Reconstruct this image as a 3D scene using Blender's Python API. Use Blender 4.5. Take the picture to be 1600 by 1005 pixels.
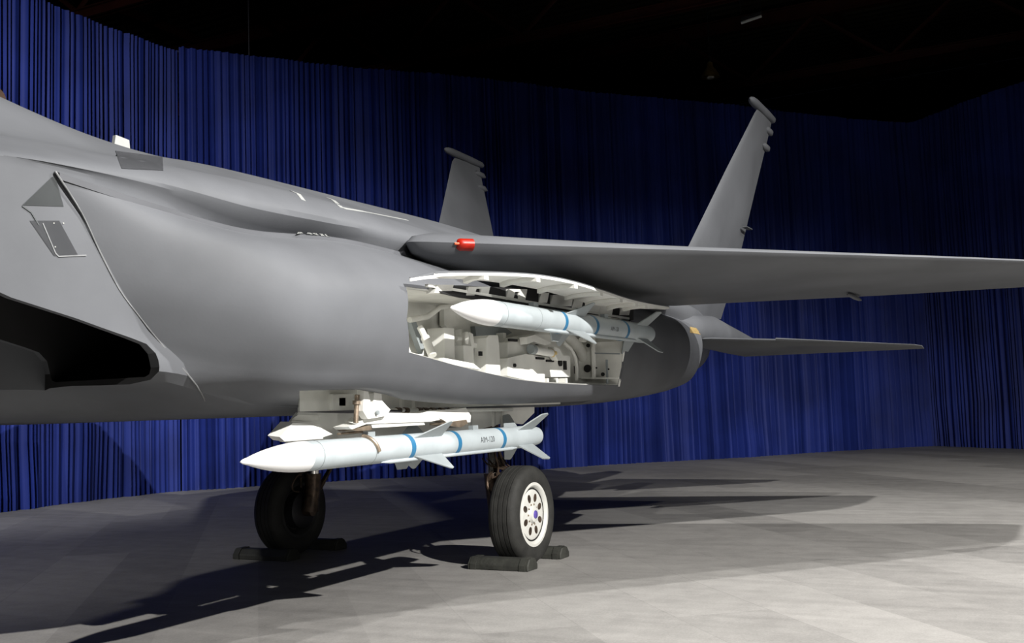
import bpy, bmesh, math, random
from mathutils import Vector, Matrix
from mathutils.bvhtree import BVHTree
random.seed(7)
PI = math.pi
SC = bpy.context.scene
COL = SC.collection
for o in list(bpy.data.objects): bpy.data.objects.remove(o)

# ------------------------------------------------------------------ camera
FPX, YAW, PITCH, ROLL = 1638.05, math.radians(27.2736), math.radians(4.6914), math.radians(-1.9115)
CC = Vector((-8.8809, -5.9147, 1.4574))
CF = Vector((math.cos(YAW)*math.cos(PITCH), math.sin(YAW)*math.cos(PITCH), math.sin(PITCH)))
_R = Vector((math.sin(YAW), -math.cos(YAW), 0)); _U = _R.cross(CF)
CR = math.cos(ROLL)*_R + math.sin(ROLL)*_U
CU = -math.sin(ROLL)*_R + math.cos(ROLL)*_U
cd = bpy.data.cameras.new('camera'); cam = bpy.data.objects.new('camera', cd); COL.objects.link(cam)
cd.sensor_width = 36; cd.lens = FPX/1600*36; cd.clip_end = 200
m = Matrix(((CR.x, CU.x, -CF.x), (CR.y, CU.y, -CF.y), (CR.z, CU.z, -CF.z))).to_4x4(); m.translation = CC
cam.matrix_world = m
SC.camera = cam

# ------------------------------------------------------------------ world, lights, exposure
w = bpy.data.worlds.new('world'); SC.world = w; w.use_nodes = True
w.node_tree.nodes['Background'].inputs[0].default_value = (.5, .6, 1, 1)
w.node_tree.nodes['Background'].inputs[1].default_value = .004
SC.view_settings.view_transform = 'Standard'; SC.view_settings.look = 'None'
SC.view_settings.gamma = 1; SC.view_settings.use_curve_mapping = False
SC.view_settings.exposure = 0.0

def spot(name, loc, target, power, size=100, blend=.5, r=.12, col=(1, 1, 1)):
    l = bpy.data.lights.new(name, 'SPOT'); o = bpy.data.objects.new(name, l); COL.objects.link(o)
    l.energy = power; l.spot_size = math.radians(size); l.spot_blend = blend; l.shadow_soft_size = r; l.color = col
    o.location = loc; d = Vector(target)-Vector(loc); o.rotation_euler = d.to_track_quat('-Z', 'Y').to_euler()
    return o
LAMPS = {'key': (-7, -14.3, 9), 'aft': (7, -15, 8)}
spot('key_lamp', LAMPS['key'], (3.0, 0, -.5), 18500, 92, .8, .08, (1, .97, .93))
spot('side_lamp', (1.5, -9.2, 9), (0, -3.0, .5), 3100, 94, .7, .10, (1, .98, .95))
spot('high_lamp', (-3.5, -7.2, 11), (-3, -3, 0), 2300, 90, .8, .15, (1, .98, .95))
spot('low_lamp', (-9.3, -9.2, 2.6), (-2.0, -2.2, 2.0), 300, 34, .8, .2, (1, .99, .96))
spot('aft_fill', LAMPS['aft'], (10.5, -5.5, 0), 3000, 60, 1.0, .08, (1, .98, .95))  # spot added to brighten the far right floor and curtain foot
spot('left_fill', (-13, 5.5, 7.5), (-1, 5.5, .8), 2600, 60, .9, .2, (1, .98, .96))  # fill spot added to lift the dim floor on the left
spot('curtain_lamp', (-7.5, 2.5, 8.5), (2.2, 10, 4.4), 5600, 66, 1.0, .2, (.95, .95, 1))

# ------------------------------------------------------------------ helpers
def ray(px, py): return CF + CR*((px-800)/FPX) - CU*((py-502.5)/FPX)
def at(px, py, x=None, y=None, z=None):
    d = ray(px, py)
    t = (x-CC.x)/d.x if x is not None else ((y-CC.y)/d.y if y is not None else (z-CC.z)/d.z)
    return CC + d*t

def mat(name, col, rough=.5, metal=0., var=.0, scale=3., bump=0., bscale=40., col2=None, emit=None, spec=.5, coat=0.):
    M = bpy.data.materials.new(name); M.use_nodes = True; nt = M.node_tree; N = nt.nodes; L = nt.links
    b = N['Principled BSDF']; b.inputs['Roughness'].default_value = rough; b.inputs['Metallic'].default_value = metal
    b.inputs['Specular IOR Level'].default_value = spec; b.inputs['Coat Weight'].default_value = coat
    tc = N.new('ShaderNodeTexCoord')
    nz = N.new('ShaderNodeTexNoise'); nz.inputs['Scale'].default_value = scale; nz.inputs['Detail'].default_value = 6
    L.new(tc.outputs['Object'], nz.inputs['Vector'])
    mx = N.new('ShaderNodeMix'); mx.data_type = 'RGBA'
    c2 = col2 or tuple(c*(1-var) for c in col)
    c1 = tuple(min(1, c*(1+var)) for c in col) if not col2 else col
    mx.inputs[6].default_value = (*c1, 1); mx.inputs[7].default_value = (*c2, 1)
    rp = N.new('ShaderNodeMapRange'); rp.inputs[1].default_value = .35; rp.inputs[2].default_value = .65
    L.new(nz.outputs['Fac'], rp.inputs[0]); L.new(rp.outputs[0], mx.inputs[0]); L.new(mx.outputs[2], b.inputs['Base Color'])
    if bump:
        n2 = N.new('ShaderNodeTexNoise'); n2.inputs['Scale'].default_value = bscale; n2.inputs['Detail'].default_value = 4
        L.new(tc.outputs['Object'], n2.inputs['Vector'])
        bp = N.new('ShaderNodeBump'); bp.inputs['Strength'].default_value = bump; bp.inputs['Distance'].default_value = .01
        L.new(n2.outputs['Fac'], bp.inputs['Height']); L.new(bp.outputs[0], b.inputs['Normal'])
    if emit:
        b.inputs['Emission Color'].default_value = (*emit[0], 1); b.inputs['Emission Strength'].default_value = emit[1]
    return M

M = {}
M['grey'] = mat('grey_paint', (.114, .119, .129), .5, 0, .11, 1.3, .04, 60, spec=.14)
M['grey_mid'] = mat('grey_panel_paint', (.106, .110, .120), .5, 0, .08, 2.5, .04, 60, spec=.14)
M['grey_dark'] = mat('dark_grey_patch', (.097, .104, .108), .5, 0, .1, 4, spec=.14)
M['stripe'] = mat('light_walkway_line', (.36, .37, .36), .6, 0, .05, 8)
M['seal'] = mat('edge_seal', (.19, .195, .20), .45, 0, .2, 12)
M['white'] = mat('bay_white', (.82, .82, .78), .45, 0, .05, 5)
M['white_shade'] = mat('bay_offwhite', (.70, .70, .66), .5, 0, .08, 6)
M['hole'] = mat('dark_void', (.01, .01, .01), .9, 0, .1, 5)
M['duct'] = mat('duct_dark_gap_shade', (.012, .012, .013), .8, 0, .2, 5)
M['missile'] = mat('missile_grey', (.40, .445, .465), .4, 0, .05, 6)
M['missile_nose'] = mat('missile_nose_white', (.80, .80, .80), .35, 0, .02, 6)
M['fin'] = mat('missile_fin_grey', (.27, .30, .31), .45, 0, .05, 6)
M['blue_band'] = mat('blue_band', (.025, .15, .29), .45, 0, .05, 9)
M['ink'] = mat('black_lettering', (.02, .02, .025), .6)
M['tyre'] = mat('tyre_rubber', (.022, .022, .02), .75, 0, .25, 9, .25, 60)
M['rim'] = mat('wheel_white', (.64, .64, .60), .4, 0, .04, 12)
M['rim_dark'] = mat('wheel_dark', (.03, .03, .03), .5, .3, .2, 12)
M['purple'] = mat('purple_hub', (.10, .07, .32), .4, 0, .3, 30)
M['chrome'] = mat('chrome', (.75, .74, .72), .12, 1)
M['grease'] = mat('greasy_steel', (.10, .07, .05), .4, .6, .5, 14, .3, 50)
M['brass'] = mat('bronze_steel', (.30, .24, .18), .4, .6, .3, 14)
M['red_glass'] = mat('red_lens', (.36, .014, .006), .35, 0, .1, 20, spec=.3)
M['lens_hot'] = mat('red_lens_core', (.8, .12, .04), .2)
M['yellow'] = mat('yellow_tag', (.62, .46, .2), .6, 0, .2, 30)
M['chock'] = mat('chock_rubber', (.03, .031, .026), .7, 0, .3, 7, .4, 30)
M['steel_dark'] = mat('dark_steel', (.04, .04, .045), .5, .5, .2, 6)
M['roof'] = mat('roof_sheet', (.05, .043, .03), .7, 0, .2, 1)
M['beam'] = mat('red_roof_beam', (.08, .016, .01), .6, 0, .2, 2)
M['wall'] = mat('hangar_wall', (.03, .03, .035), .8, 0, .2, 1)
M['glass'] = mat('canopy_glass', (.06, .04, .03), .05, 0, .1, 2, spec=1.0, coat=1.0)
M['lamp_metal'] = mat('lamp_metal', (.35, .25, .08), .4, .5, .2, 6)
M['nozzle'] = mat('nozzle_metal', (.12, .11, .10), .4, .8, .2, 8)

def curtain_material():
    Mm = mat('blue_curtain', (.013, .028, .19), .65, 0, .25, .6, spec=.3)
    b = Mm.node_tree.nodes['Principled BSDF']
    b.inputs['Sheen Weight'].default_value = .08; b.inputs['Sheen Roughness'].default_value = .4
    b.inputs['Sheen Tint'].default_value = (.25, .35, .9, 1)
    return Mm
M['curtain'] = curtain_material()

def floor_material():
    Mm = bpy.data.materials.new('concrete_floor'); Mm.use_nodes = True; nt = Mm.node_tree; N = nt.nodes; L = nt.links
    b = N['Principled BSDF']; b.inputs['Roughness'].default_value = .62; b.inputs['Specular IOR Level'].default_value = .35
    tc = N.new('ShaderNodeTexCoord')
    def noise(scale, detail, vec=None, rough=.6):
        n = N.new('ShaderNodeTexNoise'); n.inputs['Scale'].default_value = scale; n.inputs['Detail'].default_value = detail
        n.inputs['Roughness'].default_value = rough
        L.new(vec or tc.outputs['Object'], n.inputs['Vector']); return n.outputs['Fac']
    def mapped(rot, sc):
        mp = N.new('ShaderNodeMapping'); mp.inputs['Rotation'].default_value = (0, 0, rot); mp.inputs['Scale'].default_value = sc
        L.new(tc.outputs['Object'], mp.inputs['Vector']); return mp.outputs[0]
    def math_(op, a, b_=None):
        n = N.new('ShaderNodeMath'); n.operation = op
        for i, v in enumerate((a, b_)):
            if v is None: continue
            if isinstance(v, (int, float)): n.inputs[i].default_value = v
            else: L.new(v, n.inputs[i])
        return n.outputs[0]
    v1 = mapped(math.radians(-41), (.9, .9, 1))
    br = N.new('ShaderNodeTexBrick'); L.new(v1, br.inputs['Vector'])
    br.inputs['Scale'].default_value = 1.0; br.inputs['Brick Width'].default_value = 3.4; br.inputs['Row Height'].default_value = .62
    br.inputs['Mortar Size'].default_value = .004; br.inputs['Bias'].default_value = 0
    br.inputs['Color1'].default_value = (0, 0, 0, 1); br.inputs['Color2'].default_value = (1, 1, 1, 1); br.inputs['Mortar'].default_value = (.2, .2, .2, 1)
    a = math_('MULTIPLY', br.outputs['Color'], .34)
    st = noise(1.0, 5, mapped(math.radians(52), (5, .5, 1)))
    big = noise(.35, 3); fine = noise(55, 6, None, .8); mid = noise(4, 8, None, .7)
    s = math_('ADD', a, math_('MULTIPLY', math_('SUBTRACT', st, .5), .6))
    s = math_('ADD', s, math_('MULTIPLY', math_('SUBTRACT', big, .5), .45))
    s = math_('ADD', s, math_('MULTIPLY', math_('SUBTRACT', fine, .5), 1.0))
    s = math_('ADD', s, math_('MULTIPLY', math_('SUBTRACT', mid, .5), .7))
    s = math_('ADD', s, .47)
    rp = N.new('ShaderNodeValToRGB'); rp.color_ramp.elements[0].color = (.105, .102, .097, 1); rp.color_ramp.elements[1].color = (.34, .33, .315, 1)
    L.new(s, rp.inputs[0]); L.new(rp.outputs[0], b.inputs['Base Color'])
    bp = N.new('ShaderNodeBump'); bp.inputs['Strength'].default_value = .25; bp.inputs['Distance'].default_value = .004
    L.new(fine, bp.inputs['Height']); L.new(bp.outputs[0], b.inputs['Normal'])
    return Mm
M['floor'] = floor_material()

def link(name, me, m, parent=None, smooth=None):
    o = bpy.data.objects.new(name, me); COL.objects.link(o)
    if m and not me.materials: me.materials.append(M[m] if isinstance(m, str) else m)
    if parent: o.parent = parent; o.matrix_parent_inverse = parent.matrix_world.inverted() if False else Matrix()
    return o
def fin_bm(bm, angle=None):
    bmesh.ops.recalc_face_normals(bm, faces=bm.faces)
    if angle is not None:
        a = math.radians(angle)
        for f in bm.faces: f.smooth = True
        for e in bm.edges:
            if len(e.link_faces) == 2:
                e.smooth = e.calc_face_angle(0) < a
def obj(name, bm, m, parent=None, angle=None):
    """bm coordinates are world coordinates; the parent Empty of the jet sits at the origin, others are shifted"""
    fin_bm(bm, angle)
    me = bpy.data.meshes.new(name); bm.to_mesh(me); bm.free()
    o = link(name, me, m, None)
    if parent:
        o.parent = parent
        off = Vector((0, 0, 0)); p = parent
        while p: off += p.location; p = p.parent
        if off.length > 0: me.transform(Matrix.Translation(-off))
    return o
def tag(o, label=None, cat=None, group=None, kind=None):
    if label: o['label'] = label
    if cat: o['category'] = cat
    if group: o['group'] = group
    if kind: o['kind'] = kind
    return o
def empty(name, loc, label, cat, group=None):
    o = bpy.data.objects.new(name, None); COL.objects.link(o); o.location = loc; o.empty_display_size = .2
    return tag(o, label, cat, group)

def box(bm, a, b, bevel=0):
    x0, x1 = sorted((a[0], b[0])); y0, y1 = sorted((a[1], b[1])); z0, z1 = sorted((a[2], b[2]))
    vs = [bm.verts.new(p) for p in ((x0,y0,z0),(x1,y0,z0),(x1,y1,z0),(x0,y1,z0),(x0,y0,z1),(x1,y0,z1),(x1,y1,z1),(x0,y1,z1))]
    fs = [bm.faces.new([vs[i] for i in q]) for q in ((0,3,2,1),(4,5,6,7),(0,1,5,4),(1,2,6,5),(2,3,7,6),(3,0,4,7))]
    if bevel:
        es = list({e for f in fs for e in f.edges})
        bmesh.ops.bevel(bm, geom=es, offset=bevel, segments=2, affect='EDGES', profile=.5)
    return bm
def loft(bm, rows, close_ring=True, cap=True):
    g = [[bm.verts.new(p) for p in r] for r in rows]; n = len(rows[0])
    for i in range(len(g)-1):
        for j in range(n if close_ring else n-1):
            k = (j+1) % n
            try: bm.faces.new((g[i][j], g[i][k], g[i+1][k], g[i+1][j]))
            except ValueError: pass
    if cap and close_ring:
        bm.faces.new(g[0]); bm.faces.new(list(reversed(g[-1])))
    return g
def tube(bm, pts, r, n=12, cap=True):
    pts = [Vector(p) for p in pts]; rs = r if isinstance(r, (list, tuple)) else [r]*len(pts)
    rows = []; up = None
    for i, p in enumerate(pts):
        d = (pts[min(i+1, len(pts)-1)]-pts[max(i-1, 0)]).normalized()
        if up is None:
            up = Vector((0, 0, 1)) if abs(d.z) < .9 else Vector((1, 0, 0))
        u = (up - d*up.dot(d)).normalized(); v = d.cross(u); up = u
        rows.append([p + (u*math.cos(2*PI*k/n) + v*math.sin(2*PI*k/n))*rs[i] for k in range(n)])
    loft(bm, rows, True, cap); return bm
def lathe(bm, prof, c, axis, n=32, cap=True):
    """prof: (distance along axis, radius)"""
    ax = Vector(axis).normalized(); u = ax.orthogonal().normalized(); v = ax.cross(u); c = Vector(c)
    loft(bm, [[c + ax*d + (u*math.cos(2*PI*k/n)+v*math.sin(2*PI*k/n))*max(r, 1e-4) for k in range(n)] for d, r in prof], True, cap)
    return bm
def prism(bm, poly, vec):
    """poly: list of 3D points, extruded by vec"""
    vec = Vector(vec); loft(bm, [[Vector(p) for p in poly], [Vector(p)+vec for p in poly]]); return bm
def catmull(P, n):
    out = []; m_ = len(P)
    for i in range(m_-1):
        p0 = P[max(i-1, 0)]; p1 = P[i]; p2 = P[i+1]; p3 = P[min(i+2, m_-1)]
        for k in range(n):
            t = k/n
            out.append((p1*2 + (p2-p0)*t + (p0*2-p1*5+p2*4-p3)*t*t + (p1*3-p0-p2*3+p3)*t**3)*.5)
    out.append(P[-1].copy()); return out
def key_rows(keys, nx, ns):
    """keys: list of rows of Vectors -> smooth interpolation in both directions"""
    cols = [catmull([k[j] for k in keys], nx) for j in range(len(keys[0]))]
    return [catmull([c[i] for c in cols], ns) for i in range(len(cols[0]))]
def boolean(o, cutter_bms, op='DIFFERENCE'):
    cs = []
    for i, bm in enumerate(cutter_bms):
        fin_bm(bm); me = bpy.data.meshes.new('cutter'); bm.to_mesh(me); bm.free()
        c = bpy.data.objects.new('cutter', me); COL.objects.link(c); cs.append(c)
        md = o.modifiers.new('b%d' % i, 'BOOLEAN'); md.operation = op; md.object = c; md.solver = 'EXACT'
    bpy.context.view_layer.update()
    dg = bpy.context.evaluated_depsgraph_get()
    me = bpy.data.meshes.new_from_object(o.evaluated_get(dg))
    old = o.data; o.modifiers.clear(); o.data = me; me.name = old.name
    for c in cs: bpy.data.objects.remove(c)
    bpy.context.view_layer.update()
def resmooth(o, angle):
    bm = bmesh.new(); bm.from_mesh(o.data); a = math.radians(angle)
    bmesh.ops.remove_doubles(bm, verts=bm.verts, dist=.0004)
    for f in bm.faces: f.smooth = True
    for e in bm.edges:
        e.smooth = len(e.link_faces) == 2 and e.calc_face_angle(0) < a
    bm.to_mesh(o.data); bm.free()
def bvh_of(*os):
    vs = []; fs = []
    for o in os:
        k = len(vs); vs += [v.co.copy() for v in o.data.vertices]; fs += [[i+k for i in p.vertices] for p in o.data.polygons]
    return BVHTree.FromPolygons(vs, fs)

# ------------------------------------------------------------------ setting
bm = bmesh.new(); box(bm, (-30, -30, -.2), (40, 30, 0)); tag(obj('floor', bm, 'floor'), kind='structure')
for nm, a, b in (('wall_back', (38, -30, 0), (38.3, 30, 15)), ('wall_left', (-30, 28, 0), (38, 28.3, 15)), ('wall_front', (-30.3, -30, 0), (-30, 28, 15)), ('wall_right', (-30, -30.3, 0), (38, -30, 15))):
    bm = bmesh.new(); box(bm, a, b); tag(obj(nm, bm, 'wall'), kind='structure')
bm = bmesh.new()                                        # corrugated roof sheet
rows = []
for i in range(int(68/.12)):
    x = -30+i*.12; z = 14.9 + (.05 if i % 4 < 2 else 0)
    rows.append([Vector((x, -30, z)), Vector((x, 28, z)), Vector((x, 28, z+.06)), Vector((x, -30, z+.06))])
loft(bm, rows); tag(obj('ceiling', bm, 'roof'), kind='structure')

def ibeam(bm, a, b, w_=.3, h=.5):
    a = Vector(a); b = Vector(b); d = (b-a).normalized(); s = Vector((-d.y, d.x, 0))
    if s.length < .1: s = Vector((1, 0, 0))
    s.normalize(); u = d.cross(s)*-1
    for (p, q, r_, t) in ((-w_/2, w_/2, h/2-.04, h/2), (-w_/2, w_/2, -h/2, -h/2+.04), (-.03, .03, -h/2, h/2)):
        prism(bm, [a+s*p+u*r_, a+s*q+u*r_, a+s*q+u*t, a+s*p+u*t], b-a)
n_t = 0
for x in (-14, -6, 2, 10, 18, 26, 34):
    n_t += 1; bm = bmesh.new()
    ibeam(bm, (x, -29.9, 14.3), (x, 27.9, 14.3)); ibeam(bm, (x, -29.9, 12.2), (x, 27.9, 12.2), .22, .3)
    y = -29.5; k = 0
    while y < 26:
        z0, z1 = ((12.3, 14.1) if k % 2 == 0 else (14.1, 12.3)); tube(bm, [(x, y, z0), (x, y+2.3, z1)], .07, 6); y += 2.3; k += 1
    tag(obj('trim_%d' % n_t, bm, 'beam', None), kind='structure')
for y in (-20, -10, 0, 10, 20):
    n_t += 1; bm = bmesh.new(); ibeam(bm, (-29.9, y, 14.65), (37.9, y, 14.65), .15, .3)
    tag(obj('trim_%d' % n_t, bm, 'beam', None), kind='structure')

# hangar lamps hanging behind / over the curtain
def hanging_lamp(c, label):
    t = empty('hanging_lamp', c, label, 'lamp', 'unlit hangar lamps hanging under the dark roof'); c = Vector(c)
    bm = bmesh.new(); lathe(bm, [(0, .26), (.06, .25), (.2, .17), (.3, .09), (.42, .08), (.46, .02)], c, (0, 0, 1), 20); obj('lamp_shade', bm, 'lamp_metal', t, 35)
    bm = bmesh.new(); tube(bm, [c+Vector((0, 0, .44)), c+Vector((0, 0, 14.9-c.z))], .015, 6); obj('suspension_rod', bm, 'steel_dark', t)
    bm = bmesh.new(); lathe(bm, [(-.05, .02), (-.02, .1), (.02, .12)], c, (0, 0, 1), 14); obj('bulb', bm, 'white', t, 40)
hanging_lamp(at(1110, 121, x=19.6), 'unlit brass coloured hangar lamp hanging above the port tail fin')
hanging_lamp(at(390, 150, x=9.0)+Vector((0, 0, 0)), 'unlit hangar lamp hanging before the blue curtain, near its corner')
for nm_, tg, tt in (('unlit hangar lamp high over the jet, casting the leftmost lamp shadow on the curtain', (5.4, 9.9, 7.0), .45), ('unlit hangar lamp high over the jet, casting its shadow by the curtain corner', (7.2, 9.7, 6.45), .45), ('unlit hangar lamp high over the jet, casting its shadow left of the far tail fin', (11.0, 6.7, 6.6), .45)):
    K_ = Vector((-7, -14.3, 9)); hanging_lamp(K_.lerp(Vector(tg), tt), nm_)
def added_beam_blocker(c, toward, pitch, label):
    # added unseen flap blocking the spot above the given pitch, on a made-up lamp
    c = Vector(c); h = Vector((toward[0]-c.x, toward[1]-c.y, 0)).normalized(); sd = Vector((-h.y, h.x, 0)); r_ = .8
    t = empty('added_beam_blocker', (c.x, c.y, 0), label, 'light blocker')
    zb = c.z-r_*math.tan(math.radians(pitch)); rows = []
    for k in range(13):
        a = math.radians(-78+13*k); d = h*math.cos(a)+sd*math.sin(a); p = Vector((c.x, c.y, 0))+d*r_
        rows.append([p+Vector((0, 0, zb)), p+Vector((0, 0, c.z+.7)), p+d*.01+Vector((0, 0, c.z+.7)), p+d*.01+Vector((0, 0, zb))])
    bm = bmesh.new(); loft(bm, rows); obj('beam_flap', bm, 'steel_dark', t)
    bm = bmesh.new(); tube(bm, [c-h*.18, c-h*.55], [.2, .14], 16); obj('unseen_housing', bm, 'steel_dark', t, 40)
    bm = bmesh.new(); tube(bm, [Vector((c.x, c.y, 0))-h*.35, Vector((c.x, c.y, c.z-.1))-h*.35], .04, 8); obj('stand', bm, 'steel_dark', t, 40)
added_beam_blocker(LAMPS['key'], (10, 6), 10.0, 'added black flap on tall stand blocking upward key light, unseen ahead of wing')
added_beam_blocker(LAMPS['aft'], (14, 0), 19, 'added black flap on tall stand blocking upward aft light, unseen abreast the tail')
t = empty('strip_light', at(1170, 30, z=11.4), 'unlit white tube light near the roof, top right', 'light')
c = t.location.copy(); bm = bmesh.new(); p0 = at(1158, 36, z=11.4); p1 = at(1190, 25, z=11.5)
tube(bm, [p0, p1], .04, 8); obj('tube', bm, 'white', t)
bm = bmesh.new(); q = Vector((0, 0, .1)); tube(bm, [p0+q, p1+q], .05, 6)
for p in (p0, p1): tube(bm, [p+q, Vector((p.x, p.y, 14.9))], .01, 5)
obj('fitting', bm, 'steel_dark', t)

# ------------------------------------------------------------------ curtains
def curtain(path, H, label, seed, panel=3.0):
    rnd = random.Random(seed)
    P = [Vector((*p, 0)) for p in path]
    t = empty('curtain', tuple(P[0]), label, 'curtain', 'blue curtains hung around the display')
    segs = [(P[i], P[i+1]) for i in range(len(P)-1)]
    ph = rnd.random()*9; freq = []
    s = 0; cols = []
    theta = 0; amp = .06; k = 2*PI/.2
    for a, b in segs:
        Lg = (b-a).length; d = (b-a)/Lg; nrm = Vector((-d.y, d.x, 0)); n = int(Lg/.022)
        for i in range(n):
            u = i/n*Lg
            if i % 7 == 0: k = 2*PI/rnd.choice((.09, .11, .14, .18, .25)); tgt = rnd.uniform(.02, .075)
            amp += (tgt-amp)*.12; theta += k*.022
            off = amp*math.sin(theta)+.018*math.sin(theta*2.3+1)+.10*math.sin(u*.9+seed)+.03*math.sin(u*5.3)
            cols.append((a+d*u, nrm, off))
    per = int(panel/.022); zz = [0, .02, .25, 1.2, 3, 5, 7, H-.3, H]
    for s0 in range(0, len(cols)-2, per):
        part = cols[s0:s0+per+1]; bm = bmesh.new()
        if len(part) < 3: continue
        ph2 = rnd.random()*6
        rows = []
        for z in zz:
            f = 1+.35*math.sin(z*.5+ph2)*.5; fl = 1.35 if z < .3 else 1
            if z > H-.35: f *= .75
            r_ = []
            for i, (p, nn, off) in enumerate(part):
                e = min(1, i/20, (len(part)-1-i)/20)
                r_.append(p+nn*(off*(f*fl*e+(1-e)) + .015*math.sin(z*2+i*.05)*e)+Vector((0, 0, z)))
            rows.append(r_)
        loft(bm, rows, False, False)
        o = obj('drape_panel', bm, 'curtain', t, 80)
    a = P[0]; b = P[1]; d = (b-a).normalized(); nr = Vector((-d.y, d.x, 0)); nr = nr if nr.dot(a-CC) > 0 else -nr
    bm = bmesh.new(); tube(bm, [a+nr*.25+Vector((0, 0, H)), b+nr*.25+Vector((0, 0, H))], .03, 6); obj('curtain_rail', bm, 'steel_dark', t)
    for k in range(3):
        q = a.lerp(b, .02+.47*k)+nr*.3; bm = bmesh.new(); tube(bm, [q, q+Vector((0, 0, H))], .035, 6); obj('support_pole', bm, 'steel_dark', t)
    return t
curtain([(-14, 9.9), (7.0, 9.95)], 9.12, 'blue pleated curtain on the left, running to the corner', 3)
curtain([(7.03, 9.93), (22.9, -2.79)], 9.2, 'long blue pleated curtain behind the jet, right of the corner', 5)
curtain([(22.6, -2.6), (14.5, -12.5)], 9.2, 'dark blue pleated curtain closing the far right side', 8)
# ------------------------------------------------------------------ THE JET
jet = empty('fighter_jet', (0, 0, 0), 'grey twin-tail fighter jet with open white weapon bays, standing before blue curtain', 'aircraft')
ST = [
 (-7.3, [(0,3.72),(.4,3.62),(.75,3.3),(1.0,2.85),(1.4,2.72),(1.75,2.66),(1.86,2.62),(1.88,2.55),(1.88,2.3),(1.88,1.9),(1.86,1.72),(1.1,1.68),(.85,1.60),(0,1.5)]),
 (-6.2, [(0,3.70),(.4,3.62),(.78,3.3),(1.1,2.94),(1.45,2.79),(1.76,2.68),(1.86,2.63),(1.88,2.57),(1.88,2.3),(1.88,1.9),(1.86,1.70),(1.1,1.68),(.85,1.58),(0,1.49)]),
 (-5.6, [(0,3.63),(.4,3.55),(.8,3.3),(1.15,2.97),(1.5,2.84),(1.80,2.71),(1.885,2.655),(1.87,2.61),(1.88,2.3),(1.88,1.9),(1.85,1.66),(1.1,1.64),(.85,1.55),(0,1.48)]),
 (-4.95, [(0,3.51),(.4,3.44),(.8,3.23),(1.17,2.98),(1.52,2.87),(1.80,2.76),(1.89,2.67),(1.85,2.57),(1.885,2.3),(1.88,1.9),(1.84,1.655),(1.1,1.64),(.82,1.52),(0,1.47)]),
 (-4.3, [(0,3.36),(.4,3.32),(.8,3.18),(1.2,2.99),(1.56,2.89),(1.83,2.77),(1.92,2.64),(1.78,2.49),(1.84,2.3),(1.84,1.9),(1.78,1.54),(1.1,1.50),(.8,1.48),(0,1.465)]),
 (-3.7, [(0,3.34),(.4,3.30),(.8,3.17),(1.22,3.01),(1.62,2.89),(1.88,2.76),(1.96,2.64),(1.78,2.50),(1.8,2.3),(1.82,1.9),(1.76,1.50),(1.1,1.47),(.8,1.46),(0,1.455)]),
 (-3.0, [(0,3.38),(.4,3.34),(.8,3.19),(1.26,3.01),(1.7,2.86),(1.95,2.73),(2.02,2.64),(1.98,2.54),(1.8,2.3),(1.82,1.9),(1.76,1.49),(1.1,1.46),(.8,1.455),(0,1.45)]),
 (-1.5, [(0,3.41),(.4,3.36),(.8,3.20),(1.3,2.99),(1.75,2.80),(2.02,2.67),(2.07,2.6),(1.92,2.5),(1.8,2.3),(1.82,1.9),(1.76,1.49),(1.1,1.46),(.8,1.45),(0,1.45)]),
 (.5, [(0,3.42),(.4,3.37),(.8,3.20),(1.3,2.98),(1.75,2.79),(2.04,2.68),(2.08,2.6),(1.93,2.5),(1.82,2.3),(1.83,1.9),(1.76,1.50),(1.1,1.46),(.8,1.45),(0,1.46)]),
 (2.5, [(0,3.33),(.4,3.28),(.8,3.12),(1.3,2.93),(1.75,2.76),(2.02,2.66),(2.06,2.55),(1.96,2.42),(1.88,2.25),(1.86,1.9),(1.74,1.60),(1.1,1.48),(.8,1.48),(0,1.52)]),
 (4.0, [(0,3.15),(.4,3.12),(.8,3.0),(1.3,2.85),(1.7,2.73),(1.92,2.62),(1.96,2.5),(1.93,2.35),(1.88,2.2),(1.82,1.95),(1.66,1.72),(1.1,1.60),(.8,1.62),(0,1.75)]),
 (5.0, [(0,2.98),(.4,2.97),(.8,2.9),(1.25,2.78),(1.55,2.68),(1.70,2.58),(1.76,2.45),(1.74,2.3),(1.70,2.15),(1.60,1.98),(1.42,1.83),(1.05,1.74),(.7,1.8),(0,1.98)]),
 (6.3, [(0,2.72),(.4,2.74),(.8,2.74),(1.1,2.66),(1.3,2.58),(1.38,2.46),(1.40,2.36),(1.39,2.25),(1.35,2.12),(1.26,2.0),(1.14,1.93),(.9,1.9),(.6,1.98),(0,2.2)]),
]
keys = []
for x, half in ST:
    keys.append([Vector((x, y, z)) for y, z in half])
R_ = key_rows(keys, 8, 4)
rows = []
for r in R_:
    left = [Vector((p.x, -p.y, p.z)) for p in r]           # port
    rows.append(left + list(reversed([p.copy() for p in r[1:-1]])))
bm = bmesh.new(); loft(bm, rows); fuse = obj('fuselage', bm, 'grey', jet)
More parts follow.
